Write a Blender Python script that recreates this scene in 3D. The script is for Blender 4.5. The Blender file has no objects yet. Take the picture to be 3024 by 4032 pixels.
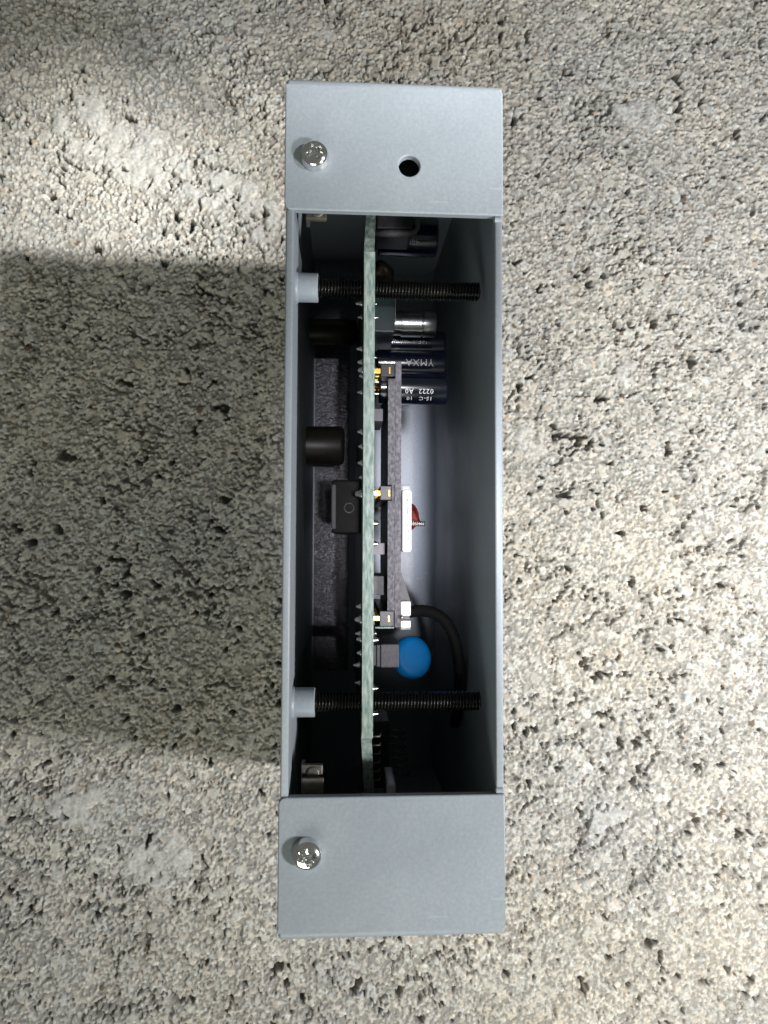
import bpy, bmesh, math, random
import numpy as np
from mathutils import Vector, Matrix, Euler

random.seed(7)
rng = np.random.default_rng(11)
MM = 0.001
TOP = 75.5            # height of the enclosure above the concrete, mm
scene = bpy.context.scene
col = scene.collection

# ------------------------------------------------------------------ camera
cam = bpy.data.cameras.new("camera")
cam.sensor_fit = 'VERTICAL'
cam.sensor_height = 36.0
cam.sensor_width = 27.0
cam.lens = 2795.0 / 4032.0 * 36.0
cam.clip_start = 0.005
cam.clip_end = 20.0
cam.dof.use_dof = True
cam.dof.focus_distance = 0.112
cam.dof.aperture_fstop = 75.0
cam_o = bpy.data.objects.new("camera", cam)
col.objects.link(cam_o)
RT = ((0.998377, 0.00388479, 0.05681784),
      (0.00623087, -0.99913262, -0.04117271),
      (0.05660861, 0.04145991, -0.99753523))      # rows: right, down, forward
right = Vector(RT[0]); up = -Vector(RT[1]); back = -Vector(RT[2])
m = Matrix((right, up, back)).transposed().to_4x4()
m.translation = Vector((-7.3, -6.15, TOP + 102.84)) * MM
cam_o.matrix_world = m
scene.camera = cam_o

# ------------------------------------------------------------------ world and lamps
world = bpy.data.worlds.new("World")
scene.world = world
world.use_nodes = True
bg = world.node_tree.nodes["Background"]
bg.inputs[0].default_value = (0.99, 1.0, 0.86, 1)
bg.inputs[1].default_value = 0.145

def area_lamp(name, loc, target, sx, sy, power, color, spread=180):
    l = bpy.data.lights.new(name, 'AREA')
    l.shape = 'RECTANGLE'; l.size = sx * MM; l.size_y = sy * MM
    l.energy = power; l.color = color; l.spread = math.radians(spread)
    o = bpy.data.objects.new(name, l); col.objects.link(o)
    o.location = Vector(loc) * MM
    d = (Vector(target) - Vector(loc))
    o.rotation_euler = d.to_track_quat('-Z', 'Y').to_euler()
    return o

# bench lamp low on the near right: main light, throws the box's shadow to the left
area_lamp("bench_lamp", (190, -88, 236), (118, 0, 0), 34, 34, 0.70, (1.0, 0.982, 0.955), 120)
# unseen spot added on the far right, its beam shaped to light the far half
def spot_lamp(name, loc, target, power, color, size, blend, soft, scale=(1, 1, 1)):
    l = bpy.data.lights.new(name, 'SPOT')
    l.energy = power; l.color = color; l.shadow_soft_size = soft * MM
    l.spot_size = math.radians(size); l.spot_blend = blend
    o = bpy.data.objects.new(name, l); col.objects.link(o)
    o.location = Vector(loc) * MM
    zz = (Vector(loc) - Vector(target)).normalized()
    xx = (Vector((1, 0, 0)) - zz * zz.x).normalized()
    o.rotation_euler = Matrix((xx, zz.cross(xx), zz)).transposed().to_euler()
    o.scale = scale
    return o
spot_lamp("far_spot", (430, 50, 500), (-60, 80, 0), 46.0, (1.0, 0.985, 0.95), 6.6, 0.9, 20)
# two spots added above, beams narrowed to brighten the slot beside the board
spot_lamp("slot_fill_left", (40, -52, TOP + 640), (-2, 3, TOP - 20), 6.5, (0.95, 0.93, 1.0), 6.6, 0.35, 7, (0.46, 1.0, 1.0))
spot_lamp("slot_fill_right", (17, -16, TOP + 330), (8.5, 4, 0), 11.0, (0.97, 0.94, 1.0), 9.8, 0.7, 14, (0.32, 1.0, 1.0))
# wide soft fill lamp added on the near side to lift the shadow
area_lamp("fill_light", (-120, -600, 420), (-50, 0, 0), 420, 300, 2.2, (0.97, 1.0, 0.86))

scene.view_settings.view_transform = 'Standard'
scene.view_settings.look = 'None'
scene.view_settings.exposure = 0.0
scene.view_settings.gamma = 1.0
scene.render.resolution_x = 768
scene.render.resolution_y = 1024
scene.render.engine = 'CYCLES'

# ------------------------------------------------------------------ materials
def new_mat(name):
    mt = bpy.data.materials.new(name); mt.use_nodes = True
    nt = mt.node_tree
    return mt, nt, nt.nodes["Principled BSDF"]

def noise(nt, scale, detail=3, rough=0.55, vec=None, stretch=None):
    n = nt.nodes.new("ShaderNodeTexNoise")
    n.inputs["Scale"].default_value = scale
    n.inputs["Detail"].default_value = detail
    n.inputs["Roughness"].default_value = rough
    geo = nt.nodes.new("ShaderNodeTexCoord")
    if stretch:
        mp = nt.nodes.new("ShaderNodeMapping")
        mp.inputs["Scale"].default_value = stretch
        nt.links.new(geo.outputs["Object"], mp.inputs["Vector"])
        nt.links.new(mp.outputs[0], n.inputs["Vector"])
    else:
        nt.links.new(geo.outputs["Object"], n.inputs["Vector"])
    return n

def ramp(nt, src, stops):
    r = nt.nodes.new("ShaderNodeValToRGB")
    el = r.color_ramp.elements
    while len(el) < len(stops): el.new(0.5)
    for e, (p, c) in zip(el, stops):
        e.position = p; e.color = (*c, 1)
    nt.links.new(src, r.inputs[0])
    return r

def bump(nt, bsdf, src, strength, dist_mm):
    b = nt.nodes.new("ShaderNodeBump")
    b.inputs["Strength"].default_value = strength
    b.inputs["Distance"].default_value = dist_mm * MM
    nt.links.new(src, b.inputs["Height"])
    nt.links.new(b.outputs[0], bsdf.inputs["Normal"])
    return b

def simple(name, c1, c2=None, rough=0.5, metal=0.0, scale=900, bstr=0.0, bdist=0.05,
           stretch=None, spec=0.5, lo=0.35, hi=0.65, rvar=0.0, coat=0.0, bscale=None):
    mt, nt, b = new_mat(name)
    b.inputs["Roughness"].default_value = rough
    b.inputs["Metallic"].default_value = metal
    b.inputs["Specular IOR Level"].default_value = spec
    b.inputs["Coat Weight"].default_value = coat
    n = noise(nt, scale, 4, 0.6, stretch=stretch)
    r = ramp(nt, n.outputs["Fac"], [(lo, c1), (hi, c2 or c1)])
    nt.links.new(r.outputs[0], b.inputs["Base Color"])
    if rvar:
        mr = nt.nodes.new("ShaderNodeMapRange")
        mr.inputs["To Min"].default_value = max(0.02, rough - rvar)
        mr.inputs["To Max"].default_value = min(1, rough + rvar)
        n2 = noise(nt, scale * 0.35, 4, 0.6)
        nt.links.new(n2.outputs["Fac"], mr.inputs["Value"])
        nt.links.new(mr.outputs[0], b.inputs["Roughness"])
    if bstr:
        n3 = noise(nt, bscale or scale, 3, 0.6, stretch=stretch)
        bump(nt, b, n3.outputs["Fac"], bstr, bdist)
    return mt

M = {}
# grey powder-coated sheet metal with orange-peel relief and faint scuffs
mt, nt, b = new_mat("grey_powder_coat")
na = noise(nt, 55, 5, 0.6); nb = noise(nt, 1900, 2, 0.5)
mixn = nt.nodes.new("ShaderNodeMix"); mixn.data_type = 'FLOAT'
mixn.inputs[0].default_value = 0.45
nt.links.new(na.outputs["Fac"], mixn.inputs[2]); nt.links.new(nb.outputs["Fac"], mixn.inputs[3])
r = ramp(nt, mixn.outputs[0], [(0.30, (0.215, 0.248, 0.286)), (0.52, (0.250, 0.285, 0.325)), (0.72, (0.292, 0.330, 0.372))])
# sparse dark flecks and pale rubbed marks in the paint
vo = nt.nodes.new("ShaderNodeTexVoronoi"); vo.inputs["Scale"].default_value = 330; vo.inputs["Randomness"].default_value = 1.0
tc = nt.nodes.new("ShaderNodeTexCoord"); nt.links.new(tc.outputs["Object"], vo.inputs["Vector"])
sep = nt.nodes.new("ShaderNodeSeparateColor"); nt.links.new(vo.outputs["Color"], sep.inputs[0])
def mth(op, a_, b_):
    n_ = nt.nodes.new("ShaderNodeMath"); n_.operation = op
    for k_, v_ in enumerate((a_, b_)):
        if hasattr(v_, 'links'): nt.links.new(v_, n_.inputs[k_])
        else: n_.inputs[k_].default_value = v_
    return n_.outputs[0]
speck = mth('MULTIPLY', mth('LESS_THAN', vo.outputs["Distance"], 0.075), mth('GREATER_THAN', sep.outputs[0], 0.93))
scr = noise(nt, 190, 3, 0.5, stretch=(0.35, 2.6, 1.0))
rub = mth('MULTIPLY', mth('GREATER_THAN', scr.outputs["Fac"], 0.70), 0.35)
mxa = nt.nodes.new("ShaderNodeMix"); mxa.data_type = 'RGBA'
nt.links.new(rub, mxa.inputs[0]); nt.links.new(r.outputs[0], mxa.inputs[6]); mxa.inputs[7].default_value = (0.36, 0.39, 0.42, 1)
mxb = nt.nodes.new("ShaderNodeMix"); mxb.data_type = 'RGBA'
nt.links.new(speck, mxb.inputs[0]); nt.links.new(mxa.outputs[2], mxb.inputs[6]); mxb.inputs[7].default_value = (0.05, 0.055, 0.06, 1)
nt.links.new(mxb.outputs[2], b.inputs["Base Color"])
mr = nt.nodes.new("ShaderNodeMapRange"); mr.inputs["To Min"].default_value = 0.33; mr.inputs["To Max"].default_value = 0.58
nrg = noise(nt, 90, 4, 0.6); nt.links.new(nrg.outputs["Fac"], mr.inputs["Value"]); nt.links.new(mr.outputs[0], b.inputs["Roughness"])
b.inputs["Specular IOR Level"].default_value = 0.5
nc = noise(nt, 1500, 3, 0.5); bump(nt, b, nc.outputs["Fac"], 0.42, 0.08)
M['coat'] = mt
M['pcb_edge'] = simple("fibreglass_edge", (0.095, 0.158, 0.142), (0.275, 0.325, 0.305), 0.75, 0, 800, 1.0, 0.2, (2.6, 0.55, 2.0), lo=0.36, hi=0.62, bscale=420)
M['pcb_face'] = simple("green_solder_mask", (0.006, 0.03, 0.016), (0.01, 0.045, 0.022), 0.35, 0, 400)
M['sub_edge'] = simple("grey_board_edge", (0.045, 0.044, 0.053), (0.135, 0.13, 0.15), 0.7, 0, 1500, 1.0, 0.22, (1.6, 1.0, 1.6), lo=0.36, hi=0.68, bscale=600)
M['sub_face'] = simple("dark_board_face", (0.006, 0.014, 0.014), (0.01, 0.02, 0.022), 0.4, 0, 400)
M['black'] = simple("black_plastic", (0.010, 0.010, 0.012), (0.022, 0.021, 0.025), 0.42, 0, 700, 0.25, 0.05)
M['dull_black'] = simple("matt_grey_plastic", (0.034, 0.033, 0.038), (0.058, 0.056, 0.064), 0.6, 0, 2200, 0.6, 0.08, lo=0.35, hi=0.66)
M['oxide'] = simple("black_oxide_steel", (0.003, 0.003, 0.003), (0.007, 0.0065, 0.0065), 0.28, 0.5, 900, rvar=0.1)
M['nickel'] = simple("nickel_plated_steel", (0.66, 0.67, 0.67), (0.84, 0.85, 0.85), 0.14, 1.0, 500, 0.25, 0.03, rvar=0.08)
M['zinc'] = simple("dull_zinc_steel", (0.09, 0.085, 0.075), (0.15, 0.14, 0.125), 0.5, 0.5, 800, 0.4, 0.08)
M['solder'] = simple("tin_solder", (0.26, 0.255, 0.25), (0.48, 0.47, 0.45), 0.3, 1.0, 900, 0.3, 0.05)
M['gold'] = simple("gold_plated_pin", (0.80, 0.46, 0.08), (0.92, 0.58, 0.14), 0.35, 1.0, 700)
M['blue'] = simple("blue_epoxy", (0.0, 0.145, 0.40), (0.001, 0.185, 0.50), 0.5, 0, 300, 0.15, 0.05, spec=0.22)
M['white'] = simple("white_nylon", (0.62, 0.62, 0.63), (0.74, 0.74, 0.75), 0.4, 0, 800, 0.4, 0.06)
M['white_line'] = simple("grey_seam", (0.20, 0.19, 0.20), (0.3, 0.29, 0.3), 0.6)
M['clear'] = simple("milky_plastic", (0.30, 0.31, 0.34), (0.40, 0.41, 0.44), 0.3)
M['sleeve'] = simple("dark_blue_sleeve", (0.002, 0.003, 0.009), (0.004, 0.006, 0.014), 0.2, 0, 300, 0.12, 0.04, coat=0.3)
M['sleeve_blue'] = simple("navy_sleeve", (0.0015, 0.002, 0.010), (0.002, 0.003, 0.014), 0.16, 0, 300, coat=0.4)
M['print'] = simple("pale_print", (0.52, 0.54, 0.56), (0.68, 0.70, 0.72), 0.5, 0, 900)
M['print_dim'] = simple("faint_print", (0.20, 0.22, 0.23), (0.30, 0.32, 0.33), 0.5, 0, 900)
M['print_violet'] = simple("violet_print", (0.10, 0.09, 0.20), (0.16, 0.14, 0.28), 0.5, 0, 900)
M['alu'] = simple("aluminium_can", (0.30, 0.32, 0.32), (0.42, 0.44, 0.43), 0.3, 1.0, 400, 0.2, 0.03)
M['red'] = simple("red_brown_resin", (0.05, 0.006, 0.008), (0.16, 0.025, 0.012), 0.25, 0, 500, 0.4, 0.1)
M['brown'] = simple("brown_resin", (0.022, 0.014, 0.009), (0.05, 0.032, 0.02), 0.35, 0, 500, 0.4, 0.1)
M['olive'] = simple("dark_brass", (0.014, 0.013, 0.010), (0.022, 0.020, 0.016), 0.42, 0.3, 500)
M['deep_black'] = simple("matt_black", (0.004, 0.004, 0.004), (0.007, 0.007, 0.007), 0.65, 0, 500, spec=0.2)
M['pale_label'] = simple("pale_grey_label", (0.13, 0.125, 0.14), (0.18, 0.175, 0.19), 0.6, 0, 500)
M['mid_grey'] = simple("grey_chip", (0.045, 0.045, 0.048), (0.07, 0.07, 0.075), 0.55, 0, 700)
M['hole_dark'] = M['black']

# ------------------------------------------------------------------ mesh builder (coordinates in mm, z measured from the top of the box)
class MB:
    def __init__(self): self.v = []; self.f = []; self.m = []; self.s = []
    def add(self, verts, faces, mi=0, smooth=False):
        o = len(self.v)
        self.v += [tuple(p) for p in verts]
        for f in faces:
            self.f.append(tuple(i + o for i in f)); self.m.append(mi); self.s.append(smooth)
        return self
    def box(self, a, b, mi=0, bev=0.0, seg=2, rot=None):
        bm = bmesh.new()
        bmesh.ops.create_cube(bm, size=1)
        c = [(a[i] + b[i]) / 2 for i in range(3)]; d = [abs(b[i] - a[i]) for i in range(3)]
        bmesh.ops.scale(bm, vec=d, verts=bm.verts)
        if bev: bmesh.ops.bevel(bm, geom=list(bm.edges), offset=bev, segments=seg, profile=0.6, affect='EDGES')
        if rot: bmesh.ops.rotate(bm, cent=(0, 0, 0), matrix=Euler(rot).to_matrix(), verts=bm.verts)
        bmesh.ops.translate(bm, vec=c, verts=bm.verts)
        self.bm(bm, mi); return self
    def bm(self, bm, mi=0, smooth=False):
        bm.verts.ensure_lookup_table()
        bm.verts.index_update()
        self.add([v.co[:] for v in bm.verts], [[v.index for v in f.verts] for f in bm.faces], mi, smooth)
        bm.free()
    def lathe(self, prof, base, axis='x', seg=32, mi=0, smooth=True, cap=True):
        """prof: list of (along, radius); base: centre of along = 0"""
        vs = []; fs = []
        for (t, r) in prof:
            for k in range(seg):
                a = 2 * math.pi * k / seg
                u, w = r * math.cos(a), r * math.sin(a)
                p = {'x': (t, u, w), 'y': (u, t, w), 'z': (u, w, t)}[axis]
                vs.append((base[0] + p[0], base[1] + p[1], base[2] + p[2]))
        for i in range(len(prof) - 1):
            for k in range(seg):
                k2 = (k + 1) % seg
                q = (i * seg + k, i * seg + k2, (i + 1) * seg + k2, (i + 1) * seg + k)
                fs.append(q if axis != 'x' and axis != 'z' else q)
        if cap:
            fs.append(tuple(range(seg))[::-1]); n = (len(prof) - 1) * seg
            fs.append(tuple(n + k for k in range(seg)))
        self.add(vs, fs, mi, smooth); return self
    def tube(self, pts, r, mi=0, seg=12):
        P = [Vector(p) for p in pts]; vs = []; fs = []
        ref = Vector((0, 0, 1))
        for i, p in enumerate(P):
            t = (P[min(i + 1, len(P) - 1)] - P[max(i - 1, 0)]).normalized()
            a = t.cross(ref)
            if a.length < 1e-4: a = t.cross(Vector((0, 1, 0)))
            a.normalize(); bb = t.cross(a)
            rr = r[i] if isinstance(r, (list, tuple)) else r
            for k in range(seg):
                an = 2 * math.pi * k / seg
                vs.append(p + a * rr * math.cos(an) + bb * rr * math.sin(an))
        for i in range(len(P) - 1):
            for k in range(seg):
                k2 = (k + 1) % seg
                fs.append((i * seg + k, i * seg + k2, (i + 1) * seg + k2, (i + 1) * seg + k))
        fs.append(tuple(range(seg))[::-1]); n = (len(P) - 1) * seg
        fs.append(tuple(n + k for k in range(seg)))
        self.add(vs, fs, mi, True); return self
    def build(self, name, mats, parent=None, fix=True):
        me = bpy.data.meshes.new(name)
        V = np.array(self.v, float); V[:, 2] += TOP
        lo, hi = V.min(0), V.max(0)
        c = np.array([(lo[0] + hi[0]) / 2, (lo[1] + hi[1]) / 2, lo[2]])
        me.from_pydata(((V - c) * MM).tolist(), [], self.f)
        if not isinstance(mats, (list, tuple)): mats = [mats]
        for mt in mats: me.materials.append(mt)
        me.polygons.foreach_set("material_index", self.m)
        me.polygons.foreach_set("use_smooth", self.s)
        if fix:
            bm = bmesh.new(); bm.from_mesh(me)
            bmesh.ops.recalc_face_normals(bm, faces=bm.faces)
            bm.to_mesh(me); bm.free()
        me.update()
        o = bpy.data.objects.new(name, me); col.objects.link(o)
        w = Vector(c) * MM
        if parent is not None:
            o.parent = parent; o.location = w - wloc(parent)
        else:
            o.location = w
        return o

def wloc(o):
    p = Vector(o.location)
    while o.parent: o = o.parent; p += o.location
    return p

def smooth_by_angle(o, deg=35):
    me = o.data
    me.polygons.foreach_set("use_smooth", [True] * len(me.polygons))
    me.set_sharp_from_angle(angle=math.radians(deg))
    return o

# ------------------------------------------------------------------ the concrete (height field of packed sand grains)
def upsample(g, H, W):
    gh, gw = g.shape
    y = np.linspace(0, gh - 1.001, H); x = np.linspace(0, gw - 1.001, W)
    yi = y.astype(int); xi = x.astype(int)
    fy = (y - yi)[:, None]; fx = (x - xi)[None]
    fy = fy * fy * (3 - 2 * fy); fx = fx * fx * (3 - 2 * fx)
    a = g[yi][:, xi]; b_ = g[yi][:, xi + 1]; c = g[yi + 1][:, xi]; d = g[yi + 1][:, xi + 1]
    return (a * (1 - fx) + b_ * fx) * (1 - fy) + (c * (1 - fx) + d * fx) * fy

def fbm(H, W, cell, octaves=4):
    out = np.zeros((H, W)); amp = 1; tot = 0
    for _ in range(octaves):
        out += amp * upsample(rng.random((int(H / cell) + 3, int(W / cell) + 3)), H, W)
        tot += amp; amp *= 0.55; cell = max(cell / 2, 1.5)
    return out / tot

def make_ground():
    RES = 0.262
    X0, X1, Y0, Y1 = -114.0, 124.0, -144.0, 158.0
    W = int((X1 - X0) / RES); H = int((Y1 - Y0) / RES)
    mm = lambda v: v / RES
    xs = X0 + np.arange(W) * RES; ys = Y0 + np.arange(H) * RES
    lump = fbm(H, W, mm(26), 4)
    base = (lump - 0.5) * 1.8
    clump = fbm(H, W, mm(7), 3)
    ridge = np.abs(fbm(H, W, mm(8.5), 4) - 0.5)             # crack-like valleys between clumps
    crackmask = np.clip((fbm(H, W, mm(20), 3) - 0.42) * 6, 0, 1)
    crack = np.clip(1 - ridge / 0.028, 0, 1) * crackmask
    ridge2 = np.abs(fbm(H, W, mm(4.5), 3) - 0.5)
    crack2 = np.clip(1 - ridge2 / 0.03, 0, 1) * np.clip((fbm(H, W, mm(16), 3) - 0.45) * 6, 0, 1)
    ridge3 = np.abs(fbm(H, W, mm(2.6), 2) - 0.5)
    crack3 = np.clip(1 - ridge3 / 0.030, 0, 1) * np.clip((fbm(H, W, mm(12), 3) - 0.44) * 7, 0, 1)
    pit = np.clip((fbm(H, W, mm(3.4), 3) - 0.745) * 13, 0, 1)
    # trowelled patches of smooth cement
    smooth = np.zeros((H, W))
    YY, XX = np.meshgrid(ys, xs, indexing='ij')
    wob = (fbm(H, W, mm(9), 4) - 0.5) * 22
    for cx, cy, rx, ry, an in ((-64, 92, 21, 8.5, -0.42), (-40, 84, 17, 6.0, -0.35), (-74, 100, 9, 7, 0.2),
                               (-28, 76, 13, 6, -0.2), (62, 40, 4, 6, 0.4), (-70, -70, 10, 6, 0.2), (-52, -84, 8, 9, 0.1), (70, 108, 9, 5, -.3),
                               (60, -75, 6, 5, 0.2), (40, 20, 4, 6, 0.3)):
        dx = XX - cx; dy = YY - cy
        u = (dx * math.cos(an) + dy * math.sin(an)); v = (-dx * math.sin(an) + dy * math.cos(an))
        q = np.sqrt((u / rx) ** 2 + (v / ry) ** 2) + wob / 30.0
        smooth = np.maximum(smooth, np.clip((1.05 - q) * 2.6, 0, 1))
    pit2 = np.clip((fbm(H, W, mm(2.2), 2) - 0.87) * 16, 0, 1)
    floor_h = base - 1.02 - 1.2 * crack - 0.8 * crack2 - 0.6 * crack3 - 3.2 * pit - 2.4 * pit2
    h = floor_h.copy()
    tint = np.full((H, W, 3), 0.0)
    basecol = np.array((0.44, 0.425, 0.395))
    tint[:] = basecol * 0.60  # gap floor painted darker to stand for shade between the grains
    # packed grains, large ones first so small ones fill the gaps
    pops = ((900, 0.9, 1.5, -0.55, 0.45), (13000, 0.52, 0.85, -0.20, 0.62), (78000, 0.33, 0.55, -0.12, 0.9), (80000, 0.24, 0.36, -0.12, 1.0))
    closed = (crack > 0.45) | (pit > 0.25) | (pit2 > 0.25)
    closed2 = closed | (crack2 > 0.5) | (crack3 > 0.5)
    for n, r0, r1, off, ht in pops:
        gx = rng.random(n) * W; gy = rng.random(n) * H
        rr = r0 + (r1 - r0) * rng.random(n) ** 1.6
        asp = 0.62 + 0.38 * rng.random(n); ang = rng.random(n) * math.pi
        dz = rng.normal(0, 0.13, n)
        lum = rng.normal(1.0, 0.145, n); hue = rng.normal(0, 0.035, n); sp = rng.random(n)
        for i in range(n):
            R = rr[i] / RES; k = int(R) + 1
            cx = int(gx[i]); cy = int(gy[i])
            if cx - k < 0 or cy - k < 0 or cx + k + 1 > W or cy + k + 1 > H: continue
            if (closed2 if r0 > 0.3 else closed)[cy, cx]: continue
            ax = np.arange(-k, k + 1)
            ca, sa = math.cos(ang[i]), math.sin(ang[i])
            U = (ax[None] * ca + ax[:, None] * sa) / R
            V = (-ax[None] * sa + ax[:, None] * ca) / (R * asp[i])
            q = U * U + V * V
            top = base[cy, cx] - 0.48 + off + dz[i] + ht * rr[i] * np.clip(1 - q, 0, 1) ** 0.5 * 0.95
            sl_ = (slice(cy - k, cy + k + 1), slice(cx - k, cx + k + 1))
            hit = (q < 1) & (top > h[sl_])
            if not hit.any(): continue
            h[sl_] = np.where(hit, top, h[sl_])
            c = basecol * lum[i] * np.array((1 + hue[i], 1.0, 1 - hue[i]))
            if sp[i] < 0.012: c = np.array((0.13, 0.10, 0.075))
            elif sp[i] < 0.035: c = np.array((0.62, 0.61, 0.58))
            elif sp[i] < 0.05: c = np.array((0.40, 0.33, 0.27))
            tint[sl_][hit] = c
    # pressed face: the tops are nearly level, the gaps stay deep
    rel = h - base
    rel = np.where(rel > -0.72, -0.72 + (rel + 0.72) * 0.20, rel)
    h = base * 0.55 + rel
    # ragged outlines
    wx = (fbm(H, W, mm(0.8), 2) - 0.5) * mm(0.28); wy = (fbm(H, W, mm(0.8), 2) - 0.5) * mm(0.28)
    iy, ix = np.meshgrid(np.arange(H), np.arange(W), indexing='ij')
    jy = np.clip(np.rint(iy + wy), 0, H - 1).astype(int); jx = np.clip(np.rint(ix + wx), 0, W - 1).astype(int)
    h = h[jy, jx]; tint = tint[jy, jx]
    # cement skin over the smooth patches
    skin = base - 0.12 + (fbm(H, W, mm(1.6), 3) - 0.5) * 0.75
    sm = smooth * np.clip(0.62 + (fbm(H, W, mm(3.2), 4) - 0.48) * 4.0, 0, 1)
    sm = sm * (1 - crack) * (1 - pit)
    h = h * (1 - sm) + np.maximum(h, skin) * sm
    tint = tint * (1 - sm[..., None] * 0.8) + np.array((0.46, 0.46, 0.45)) * sm[..., None] * 0.8
    # broad colour drift of the cement
    dr = (fbm(H, W, mm(40), 3) - 0.5)[..., None]
    tint *= 1 + dr * np.array((0.34, 0.27, 0.12))
    dr2 = (fbm(H, W, mm(11), 3) - 0.5)[..., None]
    tint *= 1 + dr2 * 0.22
    # the box sits flush: no grain may stick up through its floor
    h += 0.12
    under = (np.abs(XX) < 17.0) & (np.abs(YY) < 62.8)
    h = np.where(under, np.minimum(h, -0.03), h)
    # coarser margin that carries the same concrete on outside the picture
    def blur(A, k):
        P = np.pad(A, ((k + 1, k), (k + 1, k)), mode='edge').cumsum(0).cumsum(1); n = 2 * k + 1
        return (P[n:, n:] - P[:-n, n:] - P[n:, :-n] + P[:-n, :-n]) / (n * n)
    hb = blur(h, 5) + 0.05; tb = np.stack([blur(tint[..., c], 4) for c in range(3)], -1)
    step = np.concatenate([np.arange(1, 46) * 2.2, 99 + np.cumsum(np.linspace(4, 40, 14))])
    gxs = np.concatenate([xs[0] - step[::-1], xs, xs[-1] + step]); gys = np.concatenate([ys[0] - step[::-1], ys, ys[-1] + step])
    def mirror(g, lo, n):
        i = np.rint((g - lo) / RES).astype(int) % (2 * n - 2)
        return np.where(i >= n, 2 * n - 2 - i, i)
    mx_, my_ = mirror(gxs, X0, W), mirror(gys, Y0, H)
    hp = hb[my_][:, mx_]; tp = tb[my_][:, mx_]
    k0 = len(step)
    hp[k0:k0 + H, k0:k0 + W] = h; tp[k0:k0 + H, k0:k0 + W] = tint
    Hn, Wn = hp.shape
    co = np.empty((Hn, Wn, 3), np.float32)
    co[..., 0] = gxs[None] * MM; co[..., 1] = gys[:, None] * MM; co[..., 2] = hp * MM
    idx = np.arange(Hn * Wn, dtype=np.int32).reshape(Hn, Wn)
    quads = np.stack([idx[:-1, :-1], idx[:-1, 1:], idx[1:, 1:], idx[1:, :-1]], -1).reshape(-1, 4)
    me = bpy.data.meshes.new("concrete_ground")
    me.vertices.add(Hn * Wn); me.vertices.foreach_set("co", co.ravel())
    nf = len(quads)
    me.loops.add(nf * 4); me.loops.foreach_set("vertex_index", quads.ravel())
    me.polygons.add(nf)
    me.polygons.foreach_set("loop_start", np.arange(nf, dtype=np.int32) * 4)
    me.polygons.foreach_set("use_smooth", np.ones(nf, bool))
    me.update(calc_edges=True)
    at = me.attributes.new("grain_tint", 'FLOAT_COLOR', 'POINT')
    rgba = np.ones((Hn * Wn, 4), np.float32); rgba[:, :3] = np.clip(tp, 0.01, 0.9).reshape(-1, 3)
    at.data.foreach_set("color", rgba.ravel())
    mt, nt, bs = new_mat("sandy_concrete")
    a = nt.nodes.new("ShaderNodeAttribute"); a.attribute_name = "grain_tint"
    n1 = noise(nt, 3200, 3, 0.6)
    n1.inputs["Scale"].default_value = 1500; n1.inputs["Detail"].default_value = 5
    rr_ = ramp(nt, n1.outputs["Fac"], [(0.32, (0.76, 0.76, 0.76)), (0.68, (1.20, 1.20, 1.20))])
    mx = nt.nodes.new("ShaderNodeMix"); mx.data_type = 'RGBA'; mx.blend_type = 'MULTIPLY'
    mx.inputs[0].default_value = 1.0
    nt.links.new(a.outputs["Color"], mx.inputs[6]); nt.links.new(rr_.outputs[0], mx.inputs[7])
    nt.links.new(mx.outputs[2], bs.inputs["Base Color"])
    bs.inputs["Roughness"].default_value = 0.88
    bs.inputs["Specular IOR Level"].default_value = 0.3
    n2 = noise(nt, 2600, 3, 0.65); bump(nt, bs, n2.outputs["Fac"], 0.35, 0.12)
    me.materials.append(mt)
    o = bpy.data.objects.new("concrete_ground", me); col.objects.link(o)
    o["kind"] = "structure"
    o["label"] = "rough sandy grey concrete surface under the metal box"
    return o

ground = make_ground()

# ------------------------------------------------------------------ the enclosure
box = bpy.data.objects.new("electronics_enclosure", None)
box.empty_display_size = 0.02
col.objects.link(box)
box["label"] = "narrow grey powder-coated metal enclosure standing on concrete, slot open, green circuit board inside"
box["category"] = "enclosure"

WX, LY = 16.2, 62.6          # half width, half length (outer)
T = 1.15                     # sheet thickness
SL = 42.5                    # half length of the slot

# floor panel
mb = MB().box((-WX + T - .08, -LY + T + .02, -TOP + 0.0), (WX - T - .16, LY - T - .02, -TOP + 1.0))
RF = 6.0; xe = WX - T - .14; vs = []; nF = 12
for y in (-LY + T + .03, LY - T - .03):
    for k in range(nF + 1):
        a = math.pi / 2 * k / nF
        vs.append((xe - RF + RF * math.sin(a), y, -TOP + 1.02 + RF - RF * math.cos(a)))
    vs.append((xe, y, -TOP + 1.02))
n_ = nF + 2
fs = [(k, k + 1, n_ + k + 1, n_ + k) for k in range(nF)]
mb.add(vs, fs, 0, True)
mb.build("floor_panel", M['coat'], box)

mt, nt, b = new_mat("textured_glint_strip")
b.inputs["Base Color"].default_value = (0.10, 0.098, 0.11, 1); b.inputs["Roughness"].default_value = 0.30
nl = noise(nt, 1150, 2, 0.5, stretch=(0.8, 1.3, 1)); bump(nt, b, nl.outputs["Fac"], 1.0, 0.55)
M['glint'] = mt
MB().box((-14.6, -38, -TOP + 1.03), (-6.0, 44, -TOP + 1.4), 0, .1).build("glint_strip", M['glint'], box)  # textured strip added to catch glints on the left of the floor

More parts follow.
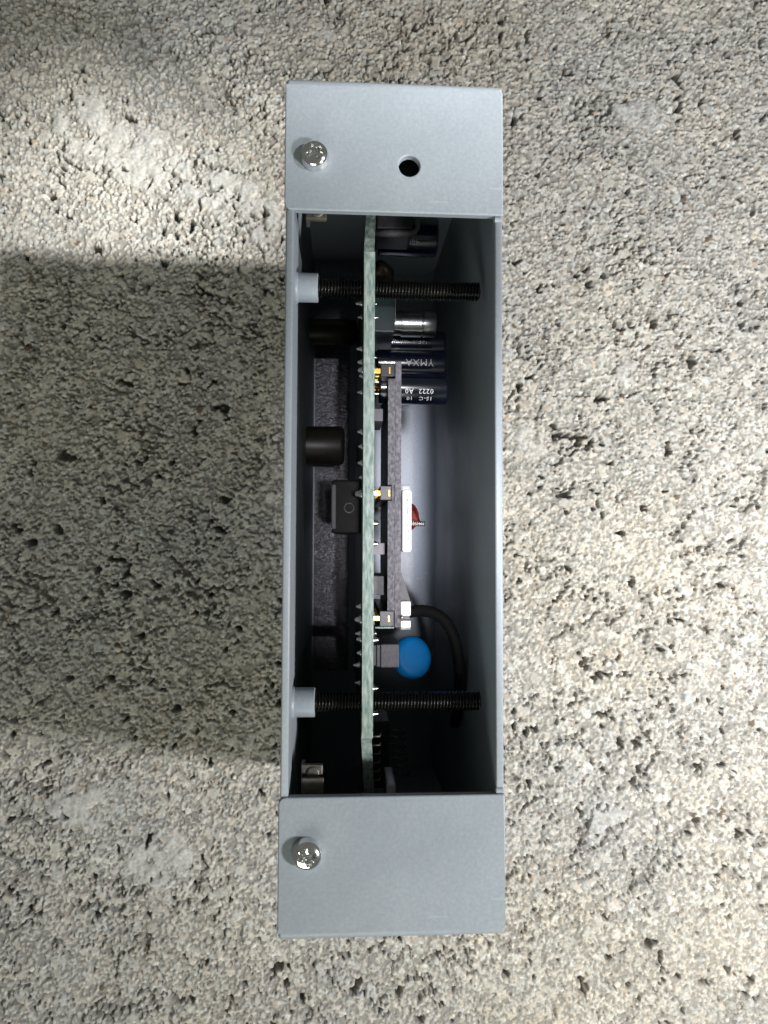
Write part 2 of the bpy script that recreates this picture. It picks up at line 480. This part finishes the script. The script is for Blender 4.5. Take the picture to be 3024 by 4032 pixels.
# long side walls: full height in the slot, lower under the flanges
def side_wall(s):
    prof = [(-LY + T + .03, -TOP), (LY - T - .03, -TOP), (LY - T - .03, -T - .06), (SL + .55, -T - .06), (SL + .25, -0.55),
            (SL - .15, -0.22), (-SL + .15, -0.22), (-SL - .25, -0.55), (-SL - .55, -T - .06), (-LY + T + .03, -T - .06)]
    xo, xi = s * (WX - 0.12), s * (WX - T - .12)
    bm = bmesh.new()
    a = [bm.verts.new((xo, y, z)) for y, z in prof]; b_ = [bm.verts.new((xi, y, z)) for y, z in prof]
    bm.faces.new(a); bm.faces.new(b_[::-1])
    n = len(prof)
    for i in range(n): bm.faces.new((a[i], b_[i], b_[(i + 1) % n], a[(i + 1) % n]))
    bmesh.ops.recalc_face_normals(bm, faces=bm.faces)
    es = [e for e in bm.edges if len({round(v.co.x, 3) for v in e.verts}) == 1 and min(v.co.z for v in e.verts) > -1.0]
    bmesh.ops.bevel(bm, geom=es, offset=0.26, segments=3, profile=0.5, affect='EDGES')
    mb = MB(); mb.bm(bm)
    w = mb.build("side_wall", M['coat'], box)
    smooth_by_angle(w, 40)
    return w
wl = side_wall(-1); wr = side_wall(1)
# little rolled ears where the slot was folded, at the ends of the right wall
for y in (SL - 0.5, -SL + 0.5):
    mb = MB(); mb.lathe([(-.62, .28), (-.45, .52), (.45, .52), (.62, .28)], (WX - .78, y, -0.55), 'x', 20)
    e_ = mb.build("fold_ear", M['coat'], wr); smooth_by_angle(e_, 50)

# end panels with the bend, and the flanges folded over the top
def rounded(x0, x1, y0, y1, radii, seg=6):
    """radii for corners (x0,y0),(x1,y0),(x1,y1),(x0,y1)"""
    pts = []
    cs = [(x0, y0, 180), (x1, y0, 270), (x1, y1, 0), (x0, y1, 90)]
    for (cx, cy, a0), r_ in zip(cs, radii):
        sx = 1 if cx == x0 else -1; sy = 1 if cy == y0 else -1
        if r_ <= 0: pts.append((cx, cy)); continue
        for k in range(seg + 1):
            a = math.radians(a0 + 90 * k / seg)
            pts.append((cx + sx * r_ + r_ * math.cos(a), cy + sy * r_ + r_ * math.sin(a)))
    return pts

def plate_with_holes(pts, holes, z0, z1, bev=0.22):
    bm = bmesh.new()
    def ring(p):
        vs = [bm.verts.new((x, y, z1)) for x, y in p]
        for i in range(len(vs)): bm.edges.new((vs[i], vs[(i + 1) % len(vs)]))
    ring(pts)
    for cx, cy, r_ in holes:
        ring([(cx + r_ * math.cos(2 * math.pi * k / 40), cy + r_ * math.sin(2 * math.pi * k / 40)) for k in range(40)])
    bmesh.ops.triangle_fill(bm, use_beauty=True, use_dissolve=False, edges=list(bm.edges), normal=(0, 0, 1))
    rim = [e for e in bm.edges if len(e.link_faces) == 1]
    r2 = bmesh.ops.extrude_face_region(bm, geom=list(bm.faces))
    vs = [g for g in r2['geom'] if isinstance(g, bmesh.types.BMVert)]
    bmesh.ops.translate(bm, vec=(0, 0, z0 - z1), verts=vs)
    bmesh.ops.recalc_face_normals(bm, faces=bm.faces)
    # round the upper rim a little
    es = [e for e in bm.edges if all(abs(v.co.z - z1) < 1e-4 for v in e.verts) and len(e.link_faces) == 2
          and abs(e.link_faces[0].normal.dot(e.link_faces[1].normal)) < 0.5
          and not all(abs(abs(v.co.y) - (LY - RB - .003)) < 1e-3 for v in e.verts)]
    if bev: bmesh.ops.bevel(bm, geom=es, offset=bev, segments=3, profile=0.5, affect='EDGES')
    return bm

RB = 1.25   # outer bend radius
def end_panel(s, holes):
    # end wall plus quarter bend; the flange is a part of its own butted to the bend
    mb = MB(); vs = []; fs = []
    prof_o = [(LY, -TOP)] + [(LY - RB + RB * math.cos(a), -RB + RB * math.sin(a)) for a in [math.pi / 2 * k / 8 for k in range(9)]]
    prof_i = [(LY - T, -TOP)] + [(LY - RB + (RB - T) * math.cos(a), -RB + (RB - T) * math.sin(a)) for a in [math.pi / 2 * k / 8 for k in range(9)]]
    prof = prof_o + prof_i[::-1]
    bm = bmesh.new()
    ring0 = [bm.verts.new((-WX, s * y, z)) for y, z in prof]; ring1 = [bm.verts.new((WX, s * y, z)) for y, z in prof]
    n = len(prof)
    for i in range(n): bm.faces.new((ring0[i], ring0[(i + 1) % n], ring1[(i + 1) % n], ring1[i]))
    for ring in (ring0, ring1):
        for i in range(n // 2 - 1):
            bm.faces.new((ring[i], ring[i + 1], ring[n - 2 - i], ring[n - 1 - i]))
    bmesh.ops.recalc_face_normals(bm, faces=bm.faces)
    es = [e for e in bm.edges if len(e.link_faces) == 2 and len({round(v.co.x, 3) for v in e.verts}) == 1
          and any(abs(abs(f.normal.x) - 1) < 1e-3 for f in e.link_faces)
          and all((Vector((0, v.co.y * s, v.co.z)) - Vector((0, LY - RB, -RB))).length > RB - 0.05 or v.co.y * s > LY - .05 for v in e.verts)]
    bmesh.ops.bevel(bm, geom=es, offset=0.55, segments=4, profile=0.5, affect='EDGES')
    mb.bm(bm)
    p = mb.build("end_panel", M['coat'], box); smooth_by_angle(p, 40)
    if s > 0: pts = rounded(-WX - .1, WX, SL, LY - RB - .003, (1.0, 0.35, 0, 0))
    else:     pts = rounded(-WX - .1, WX, -LY + RB + .003, -SL, (0, 0, 0.35, 1.0))
    bm = plate_with_holes(pts, holes, -T, 0.0)
    mb = MB(); mb.bm(bm)
    f = mb.build("flange", M['coat'], box)
    return p, f
end_panel(1, [(2.1, 49.6, 1.58), (-11.9, 50.4, 1.3)])
end_panel(-1, [(-12.2, -50.2, 1.3)])

# cross-recessed pan-head screws
def screw(cx, cy, tilt, spin, rad, name="machine_screw"):
    NR, NT = 44, 120
    vs = [(0, 0, 0)]; fs = []
    Hh = 1.75
    def hz(r_, a):
        q = r_ / rad
        if q > 0.93: z = Hh * 0.50 * (1 - (q - 0.93) / 0.07)
        else: z = Hh * (0.50 + 0.50 * math.sqrt(max(0, 1 - (q / 0.955) ** 2.3)))
        x = r_ * math.cos(a); y = r_ * math.sin(a)
        wdt = 0.30 * rad / 2.15; ln = 1.28 * rad / 2.15
        ins = max(min(wdt - abs(y), ln - abs(x)), min(wdt - abs(x), ln - abs(y)))
        d45 = (abs(x) + abs(y)) / math.sqrt(2)
        ins = max(ins, 0.62 * rad / 2.15 - d45 * 1.0 if d45 < 0.62 * rad / 2.15 else -1)
        if ins > 0:
            z -= min(ins * 4.5, 1.0 - 0.35 * (r_ / ln))
        # fine pozi scores between the arms
        b45 = abs(abs(x) - abs(y)) / math.sqrt(2)
        if b45 < 0.055 and r_ < 1.25 * rad / 2.15: z -= 0.06
        return z
    vs[0] = (0, 0, hz(0, 0))
    for i in range(1, NR + 1):
        r_ = rad * (i / NR) ** 0.9
        for k in range(NT):
            a = 2 * math.pi * k / NT
            vs.append((r_ * math.cos(a), r_ * math.sin(a), hz(r_, a)))
    for k in range(NT):
        fs.append((0, 1 + k, 1 + (k + 1) % NT))
    for i in range(NR - 1):
        for k in range(NT):
            a = 1 + i * NT + k; b_ = 1 + i * NT + (k + 1) % NT
            fs.append((a, a + NT, b_ + NT, b_))
    R_ = Euler((tilt[0], tilt[1], spin)).to_matrix()
    mb = MB()
    mb.add([tuple(R_ @ Vector(v) + Vector((cx, cy, 0.02))) for v in vs], fs, 0, True)
    mb.lathe([(-6.0, 0.9), (-5.6, 1.18), (0.1, 1.18)], (cx, cy, 0), 'z', 20)
    o = mb.build(name, M['nickel'], box, fix=False)
    smooth_by_angle(o, 28)
    return o
screw(-11.9, 50.4, (-0.02, 0.03), 0.55, 2.12)
screw(-12.2, -50.2, (0.05, 0.05), 0.2, 2.2)

MB().box((-3, 45.5, -6.2), (7.5, 54.5, -5.4), 0, .2).build("hole_shade", M['black'], box)  # dark plate added below the flange hole so it looks shaded

# spring-nut tabs that stick out below the flanges
def nut_tab(s, y):
    mb = MB()
    mb.box((-13.4, min(y, y + s * 1.5), -6.3), (-10.2, max(y, y + s * 1.5), -5.3), 0, 0.2)
    mb.box((-13.5, min(y + s * .3, y + s * 5), -9.0), (-12.95, max(y + s * .3, y + s * 5), -6.4), 0, 0.1)
    mb.box((-13.3, min(y + s * 1.52, y + s * 8), -4.6), (-10.0, max(y + s * 1.52, y + s * 8), -3.8), 0, 0.1)
    mb.lathe([(-.35, .75), (-.3, .95), (.2, .95), (.25, .7)], (-11.6, y + s * 1.2, -5.3), 'z', 18)
    return mb.build("nut_tab", M['zinc'], box)
nut_tab(1, 43.6); nut_tab(-1, -39.6)

# standoffs and black threaded rods
def rod(y, z, x0, x1, r_=1.5, pitch=0.5):
    NP = 7; nx = int((x1 - x0) / pitch * NP); SEG = 28
    vs = []; fs = []
    for i in range(nx + 1):
        x = x0 + (x1 - x0) * i / nx
        for k in range(SEG):
            ph = ((x - x0) / pitch + k / SEG) % 1.0
            tri = abs(ph * 2 - 1)
            rr = r_ - 0.30 * (1 - min(1, tri * 1.25))
            edge = min(1, (x1 - x) / 0.4 + .55, 1)
            a = 2 * math.pi * k / SEG
            vs.append((x, y + rr * edge * math.cos(a), z + rr * edge * math.sin(a)))
    for i in range(nx):
        for k in range(SEG):
            k2 = (k + 1) % SEG
            fs.append((i * SEG + k, i * SEG + k2, (i + 1) * SEG + k2, (i + 1) * SEG + k))
    fs.append(tuple(range(SEG))[::-1]); fs.append(tuple(nx * SEG + k for k in range(SEG)))
    mb = MB(); mb.add(vs, fs, 0, True)
    o = mb.build("threaded_rod", M['oxide'], box); smooth_by_angle(o, 60)
    return o
for y, z in ((33.5, -7.3), (-30.75, -7.3)):
    mb = MB()
    mb.lathe([(0, 2.45), (.25, 2.38), (.4, 2.22), (3.3, 2.22), (3.42, 2.1), (3.42, 1.52)], (-14.93, y, z), 'x', 40)
    smooth_by_angle(mb.build("standoff", M['coat'], box), 40)
    rod(y, z, -12.2, 14.05)
# deeper spacers on the left wall
for (y, z, r_, x1, mt) in ((13.35, -42, 3.95, -7.2, 'olive'), (39.3, -50, 2.7, -4.6, 'olive')):
    mb = MB(); L_ = x1 + 14.93
    mb.lathe([(0, r_), (L_ - .9, r_), (L_ - .35, r_ - .3), (L_, r_ - 1.0), (L_, 1.2)], (-14.93, y, z), 'x', 40)
    smooth_by_angle(mb.build("spacer", M[mt], box), 40)

# ------------------------------------------------------------------ main circuit board
XA, XB = -4.45, -2.82
def board(name, prof, xa, xb, mats, parent, bend=None):
    """prof: upper outline as (y, z) stations; the lower edge is level at ZB; edge faces get material 1"""
    sh = bend or (lambda y: 0.0)
    zb = min(z for _, z in prof); st = prof[1:-1]
    mb = MB(); n = len(st); vs = []
    for y, z in st:
        for x in (xa, xb): vs += [(x + sh(y), y, z), (x + sh(y), y, zb)]
    fs = []; mi = []
    for i in range(n - 1):
        a = i * 4; c = a + 4
        fs += [(a, c, c + 1, a + 1), (a + 2, a + 3, c + 3, c + 2), (a, a + 2, c + 2, c), (a + 1, c + 1, c + 3, a + 3)]
        mi += [0, 0, 1, 1]
    e = (n - 1) * 4
    fs += [(0, 1, 3, 2), (e, e + 2, e + 3, e + 1)]; mi += [1, 1]
    mb.v = vs; mb.f = fs; mb.m = mi; mb.s = [False] * len(fs)
    return mb.build(name, mats, parent)
# top edge slightly ragged from the router, chamfered corners
edge = []
ny = 90
for i in range(ny + 1):
    y = 37.5 - (37.5 + 35.0) * i / ny
    edge.append((y, -2.5 + random.uniform(-.05, .05)))
prof = [(58.5, -70.0), (58.5, -19.5)]
for i in range(1, 12):
    t = i / 12; prof.append((58.5 + (38.0 - 58.5) * t, -19.5 + (-6.6 + 19.5) * t + random.uniform(-.08, .08)))
prof += [(37.9, -6.4)] + edge + [(-35.3, -6.6)]
for i in range(1, 12):
    t = i / 12; prof.append((-35.3 - 23.2 * t, -6.8 - 12.7 * t + random.uniform(-.08, .08)))
prof += [(-58.5, -19.5), (-58.5, -70.0)]
pcb_bend = lambda y: 0.055 * max(0.0, y - 38) + 0.065 * max(0.0, -36 - y)
pcb = board("circuit_board", prof, XA, XB, [M['pcb_face'], M['pcb_edge']], box, pcb_bend)
pcb["label"] = "pale green fibreglass edge of the main board"

# solder tips on the left face
def joint(y, z, r_=0.55, h=1.3, side=-1, parent=pcb, x=None, seg=10):
    mb = MB(); x0 = (XA if side < 0 else XB) if x is None else x
    q = random.uniform(.7, 1.25); h *= random.uniform(.5, .85) if side < 0 else .8
    pr = [(0, r_ * 1.2), (.2 * h, r_ * 1.05), (.5 * h, r_ * .72), (.85 * h, r_ * .5 * q), (h, r_ * .34)]
    prof_ = [(side * t, rr) for t, rr in pr]
    if side < 0: prof_ = prof_[::-1]
    mb.lathe(prof_, (x0, y, z), 'x', seg)
    return mb.build("solder_joint", M['solder'], parent)
def ypx(py, z): # image row (photograph) at depth z -> board y, mm
    k = (102.84 - z) / 102.84
    return -6.15 + (2131.4 - py) / 27.18 * k * 1.004
for py, z, r_, h in ((1188, -12, .5, 1.6), (1243, -14, .4, .9), (1370, -10, .5, 1.2), (1423, -9, .55, 1.3), (1455, -7.5, .7, 1.5),
                     (1478, -9, .5, 1.1), (1543, -8, .45, 1.5), (1700, -7.5, .55, 1.3), (1758, -7, .5, 1.35), (1823, -7, .55, 1.4),
                     (1880, -8, .4, 1.0), (1945, -6.5, .75, 1.6), (2385, -8, .55, 1.5), (2436, -6.5, .75, 1.7), (2490, -9, .5, 1.2),
                     (2512, -8, .5, 1.2), (2565, -8.5, .5, 1.3), (2612, -12, .6, 1.9), (2680, -12, .4, 1.2)):
    joint(ypx(py, z), z, r_, h)
for py, z, r_, h in ((1188, -9, .4, .8), (1243, -9, .35, 1.1), (2060, -6, .55, 1.1), (2140, -7, .5, 1.2), (2490, -6, .45, .8), (2515, -6.5, .6, 1.3),
                     (2702, -6, .55, 1.2), (2800, -8, .45, 1.4)):
    joint(ypx(py, z), z, r_, h, side=1)

# grey relay block on the left face
mb = MB()
mb.box((-9.3, -4.8, -32), (-4.47, 4.0, -14.5), 0, 0.45, 3)
bl = mb.build("relay_block", M['deep_black'], pcb); smooth_by_angle(bl, 40)
mb = MB()
n_ = 28
mb.lathe([(0, .62), (0.12, .62), (.12, .95), (0, .95)], (-6.4, -0.6, -14.5), 'z', n_, 0, True, False)
mb.build("moulding_ring", M['black'], pcb)
MB().box((-9.36, -4.2, -30), (-8.5, 3.3, -14.42), 0, .3, 3).build("relay_edge_strip", M['mid_grey'], pcb)

# ------------------------------------------------------------------ right-hand components of the main board
def text_on_cyl(mb, body, size, xa, cy, cz, r_, ang0, flip, mi, squash=1.0):
    cu = bpy.data.curves.new("t", 'FONT'); cu.body = body; cu.size = size; cu.resolution_u = 2
    cu.space_character = 1.1
    ob = bpy.data.objects.new("t", cu); col.objects.link(ob)
    dg = bpy.context.evaluated_depsgraph_get(); me = ob.evaluated_get(dg).to_mesh()
    bm = bmesh.new(); bm.from_mesh(me)
    bmesh.ops.subdivide_edges(bm, edges=[e for e in bm.edges if e.calc_length() > size * .25], cuts=2)
    bmesh.ops.triangulate(bm, faces=bm.faces)
    ob.evaluated_get(dg).to_mesh_clear(); bpy.data.objects.remove(ob); bpy.data.curves.remove(cu)
    bm.verts.ensure_lookup_table(); bm.verts.index_update()
    wd = max(v.co.x for v in bm.verts)
    vs = []
    for v in bm.verts:
        x, y = v.co.x, v.co.y
        if flip: x = wd - x; y = -y
        a = ang0 + y * squash / r_             # a = 0 faces the camera (+z), positive towards +y
        vs.append((xa + x, cy + (r_ + .035) * math.sin(a), cz + (r_ + .035) * math.cos(a)))
    mb.add(vs, [[v.index for v in f.verts] for f in bm.faces], mi)
    bm.free()

def capacitor(y, z, r_, x0, x1, sleeve, texts=(), pm='print', end='alu'):
    mb = MB(); L_ = x1 - x0
    mb.lathe([(0, r_ - .25), (.2, r_ - .02), (.6, r_), (L_ - .55, r_), (L_ - .2, r_ - .08), (L_ - .02, r_ - .32), (L_, r_ - .55)], (x0, y, z), 'x', 48, 0, True, True)
    mb.lathe([(L_ + .01, r_ - .6), (L_ + .02, .2)], (x0, y, z), 'x', 32, 2, True, True)
    for dy in (-1.0, 1.0): mb.lathe([(-1.2, .28), (.05, .28)], (x0, y + dy, z), 'x', 10, 2)
    for t in texts: text_on_cyl(mb, *t[:2], t[2], y, z, r_, t[3], t[4], 1, t[5] if len(t) > 5 else 1.0)
    o = mb.build("electrolytic_capacitor", [M[sleeve], M[pm], M[end]], pcb, fix=False)
    bm = bmesh.new(); bm.from_mesh(o.data); bm.to_mesh(o.data); bm.free()
    smooth_by_angle(o, 40)
    return o
c1 = capacitor(19.35, -14.2, 2.65, -1.6, 9.75, 'sleeve', (("0222  A0", 1.15, 2.6, -0.22, True), ("15-C   10", 1.0, 2.9, -0.72, True)))
c1["label"] = "glossy black capacitor with two rows of upside-down pale print"
c2 = capacitor(25.6, -22.5, 2.45, -1.6, 10.6, 'sleeve', (("YMXA", 1.7, 3.4, 0.10, True),), 'print_dim')
c2["label"] = "dim black capacitor with large faint lettering"
c3 = capacitor(31.4, -30.0, 2.45, -1.6, 11.6, 'sleeve', (("10F-2  101-8-4", 1.15, 0.6, 0.05, True),), 'print_dim')
c3["label"] = "dark capacitor with a row of faint figures"
# bare aluminium can between the rod and the capacitors
mb = MB()
mb.lathe([(0, 2.1), (2.4, 2.1), (2.45, 2.3), (6.1, 2.3), (6.2, 2.12), (6.35, 2.12), (6.45, 2.3), (8.4, 2.3), (8.7, 2.1), (8.75, 1.2)], (.35, 33.1, -23.5), 'x', 40)
mb.lathe([(-3, .5), (0.02, .5)], (.35, 33.1, -23.5), 'x', 12, 1)
o = mb.build("aluminium_can", [M['alu'], M['black']], pcb); smooth_by_angle(o, 40)
# square black regulator with a bright edge
mb = MB(); mb.box((-2.8, 28.7, -26), (0.95, 34.6, -13.6), 0, .15)
o = mb.build("regulator_chip", M['sub_face'], pcb)
mb = MB(); mb.box((0.96, 30.6, -25), (1.12, 34.5, -13.5), 0, .04); mb.build("metal_tab", M['alu'], pcb)
# navy capacitor half hidden by the upper flange, with a black coil clip before it
c4 = capacitor(49.0, -23.0, 3.5, -1.4, 9.2, 'sleeve_blue', (("40PV", 1.3, 2.8, -0.55, True),), 'print_violet')
c4["label"] = "navy capacitor half hidden under the flange"
mb = MB()
mb.box((-2.2, 45.9, -22), (4.0, 52.5, -13.2), 0, .5, 3)
o = mb.build("coil_body", M['black'], pcb); smooth_by_angle(o, 40)
mb = MB()
pts = [(-2.2, 45.35, -13.6), (0.5, 45.25, -13.4), (3.2, 45.3, -13.4), (4.3, 45.6, -13.4), (4.75, 46.4, -13.4), (4.8, 48, -13.5), (4.8, 53, -13.5)]
mb.tube(pts, [.62, .66, .62, .5, .45, .42, .42], 0, 14)
mb.build("coil_clip", M['dull_black'], pcb)
# brown resin blob below it
mb = MB(); bm = bmesh.new(); bmesh.ops.create_icosphere(bm, subdivisions=3, radius=1)
for v in bm.verts:
    n_ = 1 + .12 * math.sin(5 * v.co.x + 3 * v.co.y) + .08 * math.sin(7 * v.co.z + 2)
    v.co = Vector((v.co.x * 2.3, v.co.y * 2.1, v.co.z * 2.6)) * n_ + Vector((-.8, 41.6, -22))
mb.bm(bm, 0, True); mb.build("resin_capacitor", M['brown'], pcb)

# blue disc capacitor
mb = MB()
prof_ = []
for k in range(13):
    a = -math.pi / 2 + math.pi * k / 12
    prof_.append((1.55 * math.sin(a), 3.55 - 1.3 + 1.3 * math.cos(a)))
prof_ = [(-1.6, .2)] + prof_ + [(1.6, 1.6), (1.62, .2)]
vs0 = len(mb.v); mb.lathe(prof_, (0, 0, 0), 'z', 48)
R_ = Euler((math.radians(-14), math.radians(10), 0)).to_matrix()
mb.v = [tuple(R_ @ Vector((x * .95, y * 1.04, zz)) + Vector((4.55, -26.1, -20))) for x, y, zz in mb.v]
for dy in (-1.2, 1.2):
    mb.tube([(-2.8, -26.1 + dy, -21), (0, -26.1 + dy, -20.6), (2.0, -26.1 + dy, -20.2)], .3, 1, 8)
o = mb.build("disc_capacitor", [M['blue'], M['solder']], pcb); smooth_by_angle(o, 50)
o["label"] = "bright blue ceramic disc capacitor"
# transistor body in front of it
mb = MB(); mb.box((-1.25, -26.4, -24), (1.72, -22.7, -12), 0, .18, 2)
mb.box((-2.75, -26.2, -23), (-1.9, -22.9, -12.4), 0, .1); mb.box((-1.85, -26.3, -23.5), (-1.3, -22.8, -12.2), 0, .1)
o = mb.build("transistor", M['dull_black'], pcb)
# upper chips between the two boards
for (a, b_, mt, nm) in (((-2.75, 13.2, -20), (-1.1, 15.2, -10.5), 'pale_label', "pale_chip"),
                        ((-2.75, -8.2, -18), (-.85, -6.4, -8.6), 'pale_label', "pale_chip"),
                        ((-2.75, -14.6, -20), (-.9, -11.6, -9.4), 'mid_grey', "grey_chip")):
    MB().box(a, b_, 0, .08).build(nm, M[mt], pcb)
# seven-pin connector deep at the near end
mb = MB(); mb.box((-2.7, -52, -44), (1.4, -39.6, -31), 0, .2)
conn = mb.build("pin_connector", M['black'], pcb)
for k in range(7):
    y = -41.2 - k * 1.31; x = 1.5 + k * .16
    mb = MB()
    mb.tube([(x - .1, y, -30.3), (x + 1.0, y, -30.2), (x + 1.9, y - .35, -30.4), (x + 2.7, y - .75, -31.4), (x + 2.8, y - .9, -34)], [.24, .26, .22, .24, .2], 0, 8)
    mb.build("connector_pin", M['zinc'], pcb)
for k in range(6):
    y = -37.6 - k * 1.4
    MB().tube([(-2.6, y, -13), (-1.3, y, -13.1), (-1.1, y, -14.5)], .17, 0, 6).build("chip_leg", M['zinc'], pcb)
# milky post beside the board
mb = MB(); mb.box((-.25, -49, -20), (1.2, -44.6, -11), 0, .3, 3, rot=None)
smooth_by_angle(mb.build("plastic_post", M['clear'], pcb), 40)

# ------------------------------------------------------------------ daughter board on pin headers
dprof = [(22.2, -34.0)] + [(22.2 - 41.7 * i / 60, -8 + random.uniform(-.05, .05)) for i in range(61)] + [(-19.5, -34.0)]
dau = board("daughter_board", dprof, 0.72, 1.66, [M['sub_face'], M['sub_edge']], box)
dau["label"] = "slim grey-edged second board on gold pin headers"
# backing layer in two lengths, with a gap for the middle header
for y0, y1 in ((19.55, 2.75), (0.2, -16.9)):
    n_ = 26
    p_ = [(y0, -30.0)] + [(y0 + (y1 - y0) * i / n_, -8.0 + random.uniform(-.06, .06)) for i in range(n_ + 1)] + [(y1, -30.0)]
    board("backing_layer", p_, -0.42, 0.69, [M['sub_face'], M['sub_edge']], dau)
mid = board("backing_layer", [(2.73, -30), (2.73, -8.2), (.22, -8.2), (.22, -30)], 0.2, 0.69, [M['sub_face'], M['sub_edge']], dau)
def header(y0, y1, x1):
    mb = MB()
    mb.box((-1.6, y1, -32), (x1, y0, -8.4), 0, .1)
    mb.box((-2.78, y1 + .15, -32), (-2.35, y0 - .15, -9.0), 0, .08)
    mb.build("pin_header", M['black'], dau)
    ym = (y0 + y1) / 2
    for k in range(6):
        z = -9.2 - k * 2.54
        mb = MB()
        mb.box((-2.78, ym - .42, z - .32), (-1.45, ym + .42, z + .32), 0, .1)
        mb.build("gold_pin", M['gold'], dau)
    mb = MB(); mb.box((-.35, ym - .55, -9.0), (-.02, ym + .55, -8.33), 0, .1); mb.build("gold_contact", M['gold'], dau)
header(21.95, 20.0, 0.7); header(2.6, 0.35, 0.18); header(-17.0, -19.4, 0.68)
MB().box((-2.3, -19.75, -28), (.65, -19.48, -8.6), 0, .05).build("clear_strip", M['pcb_edge'], dau)

# white moulded connector with a seam, brown resin and a brass screw end
mb = MB(); mb.box((1.9, -7.8, -20), (3.45, 2.1, -9), 0, .55, 4)
wc = mb.build("white_connector", M['white'], dau); smooth_by_angle(wc, 40)
mb = MB(); pts = [(2.78 + .12 * math.sin(i * 1.3) * (i % 3) * .5 + .012 * i, 0.6 - i * .52, -8.99) for i in range(15)]
mb.tube(pts, .09, 0, 6); mb.build("mould_seam", M['white_line'], dau)
mb = MB(); mb.box((1.72, 1.4, -19), (3.4, 3.0, -10.6), 0, .4, 3); smooth_by_angle(mb.build("connector_latch", M['clear'], dau), 40)
mb = MB(); vs = []; bm = bmesh.new(); bmesh.ops.create_icosphere(bm, subdivisions=3, radius=1)
for v in bm.verts:
    t = (v.co.y + 1) / 2
    n_ = 1 + .14 * math.sin(6 * v.co.x + 4 * v.co.y) + .08 * math.sin(9 * v.co.z)
    v.co = Vector((3.45 + (v.co.x + .2) * (1.9 - 1.35 * t) * n_, -1.9 + v.co.y * 2.1 * n_, -12 + v.co.z * 1.7 * n_))
mb.bm(bm, 0, True); smooth_by_angle(mb.build("resin_blob", M['red'], dau), 25)
mb = MB(); pr = []
for k in range(8):
    pr += [(k * .32, .30), (k * .32 + .16, .44)]
mb.lathe([(0, .15)] + pr + [(2.6, .36), (2.65, .1)], (3.1, -3.25, -10.6), 'x', 20)
o = mb.build("trimmer_screw", M['nickel'], dau); smooth_by_angle(o, 50)
# two-way terminal in bright metal with a clear fin
mb = MB(); mb.box((1.69, -17.7, -22), (3.22, -15.5, -8), 0, .14); smooth_by_angle(mb.build("terminal_block", M['white'], dau), 40)
mb = MB(); mb.box((1.69, -19.55, -22), (3.22, -18.5, -8), 0, .12); smooth_by_angle(mb.build("terminal_block", M['white'], dau), 40)
mb = MB(); mb.box((1.69, -18.48, -22), (3.2, -17.73, -9.6), 0, .03); mb.build("terminal_slot", M['black'], dau)
mb = MB(); mb.lathe([(-.05, .15), (.02, .42), (.3, .42), (.4, .2)], (1.62, -17.95, -8.0), 'x', 14); mb.build("terminal_solder", M['solder'], dau)
mb = MB(); mb.add([(1.69, -10.5, -9), (1.69, -15.45, -8.6), (3.2, -15.45, -8.6), (1.69, -10.5, -22), (1.69, -15.45, -22), (3.2, -15.45, -22)],
                  [(0, 1, 2), (3, 5, 4), (0, 3, 4, 1), (1, 4, 5, 2), (2, 5, 3, 0)]); mb.build("terminal_fin", M['mid_grey'], dau)
MB().box((1.69, -19.9, -22), (3.25, -19.6, -8.4), 0, .05).build("clear_strip", M['pcb_edge'], dau)

# dark tube added in place of a curved shadow near the right wall
def bez(p, n=28):
    out = []
    for i in range(n + 1):
        t = i / n; q = [Vector(x) for x in p]
        while len(q) > 1: q = [a.lerp(b_, t) for a, b_ in zip(q, q[1:])]
        out.append(q[0])
    return out
mb = MB(); mb.tube(bez([(3.0, -18.1, -16), (9, -16.8, -19), (12.8, -19.5, -22), (13.6, -25.5, -22), (13.7, -31.5, -22), (13.7, -40, -30)]), 1.0, 0, 14)
mb.build("shadow_arc", M['deep_black'], box)
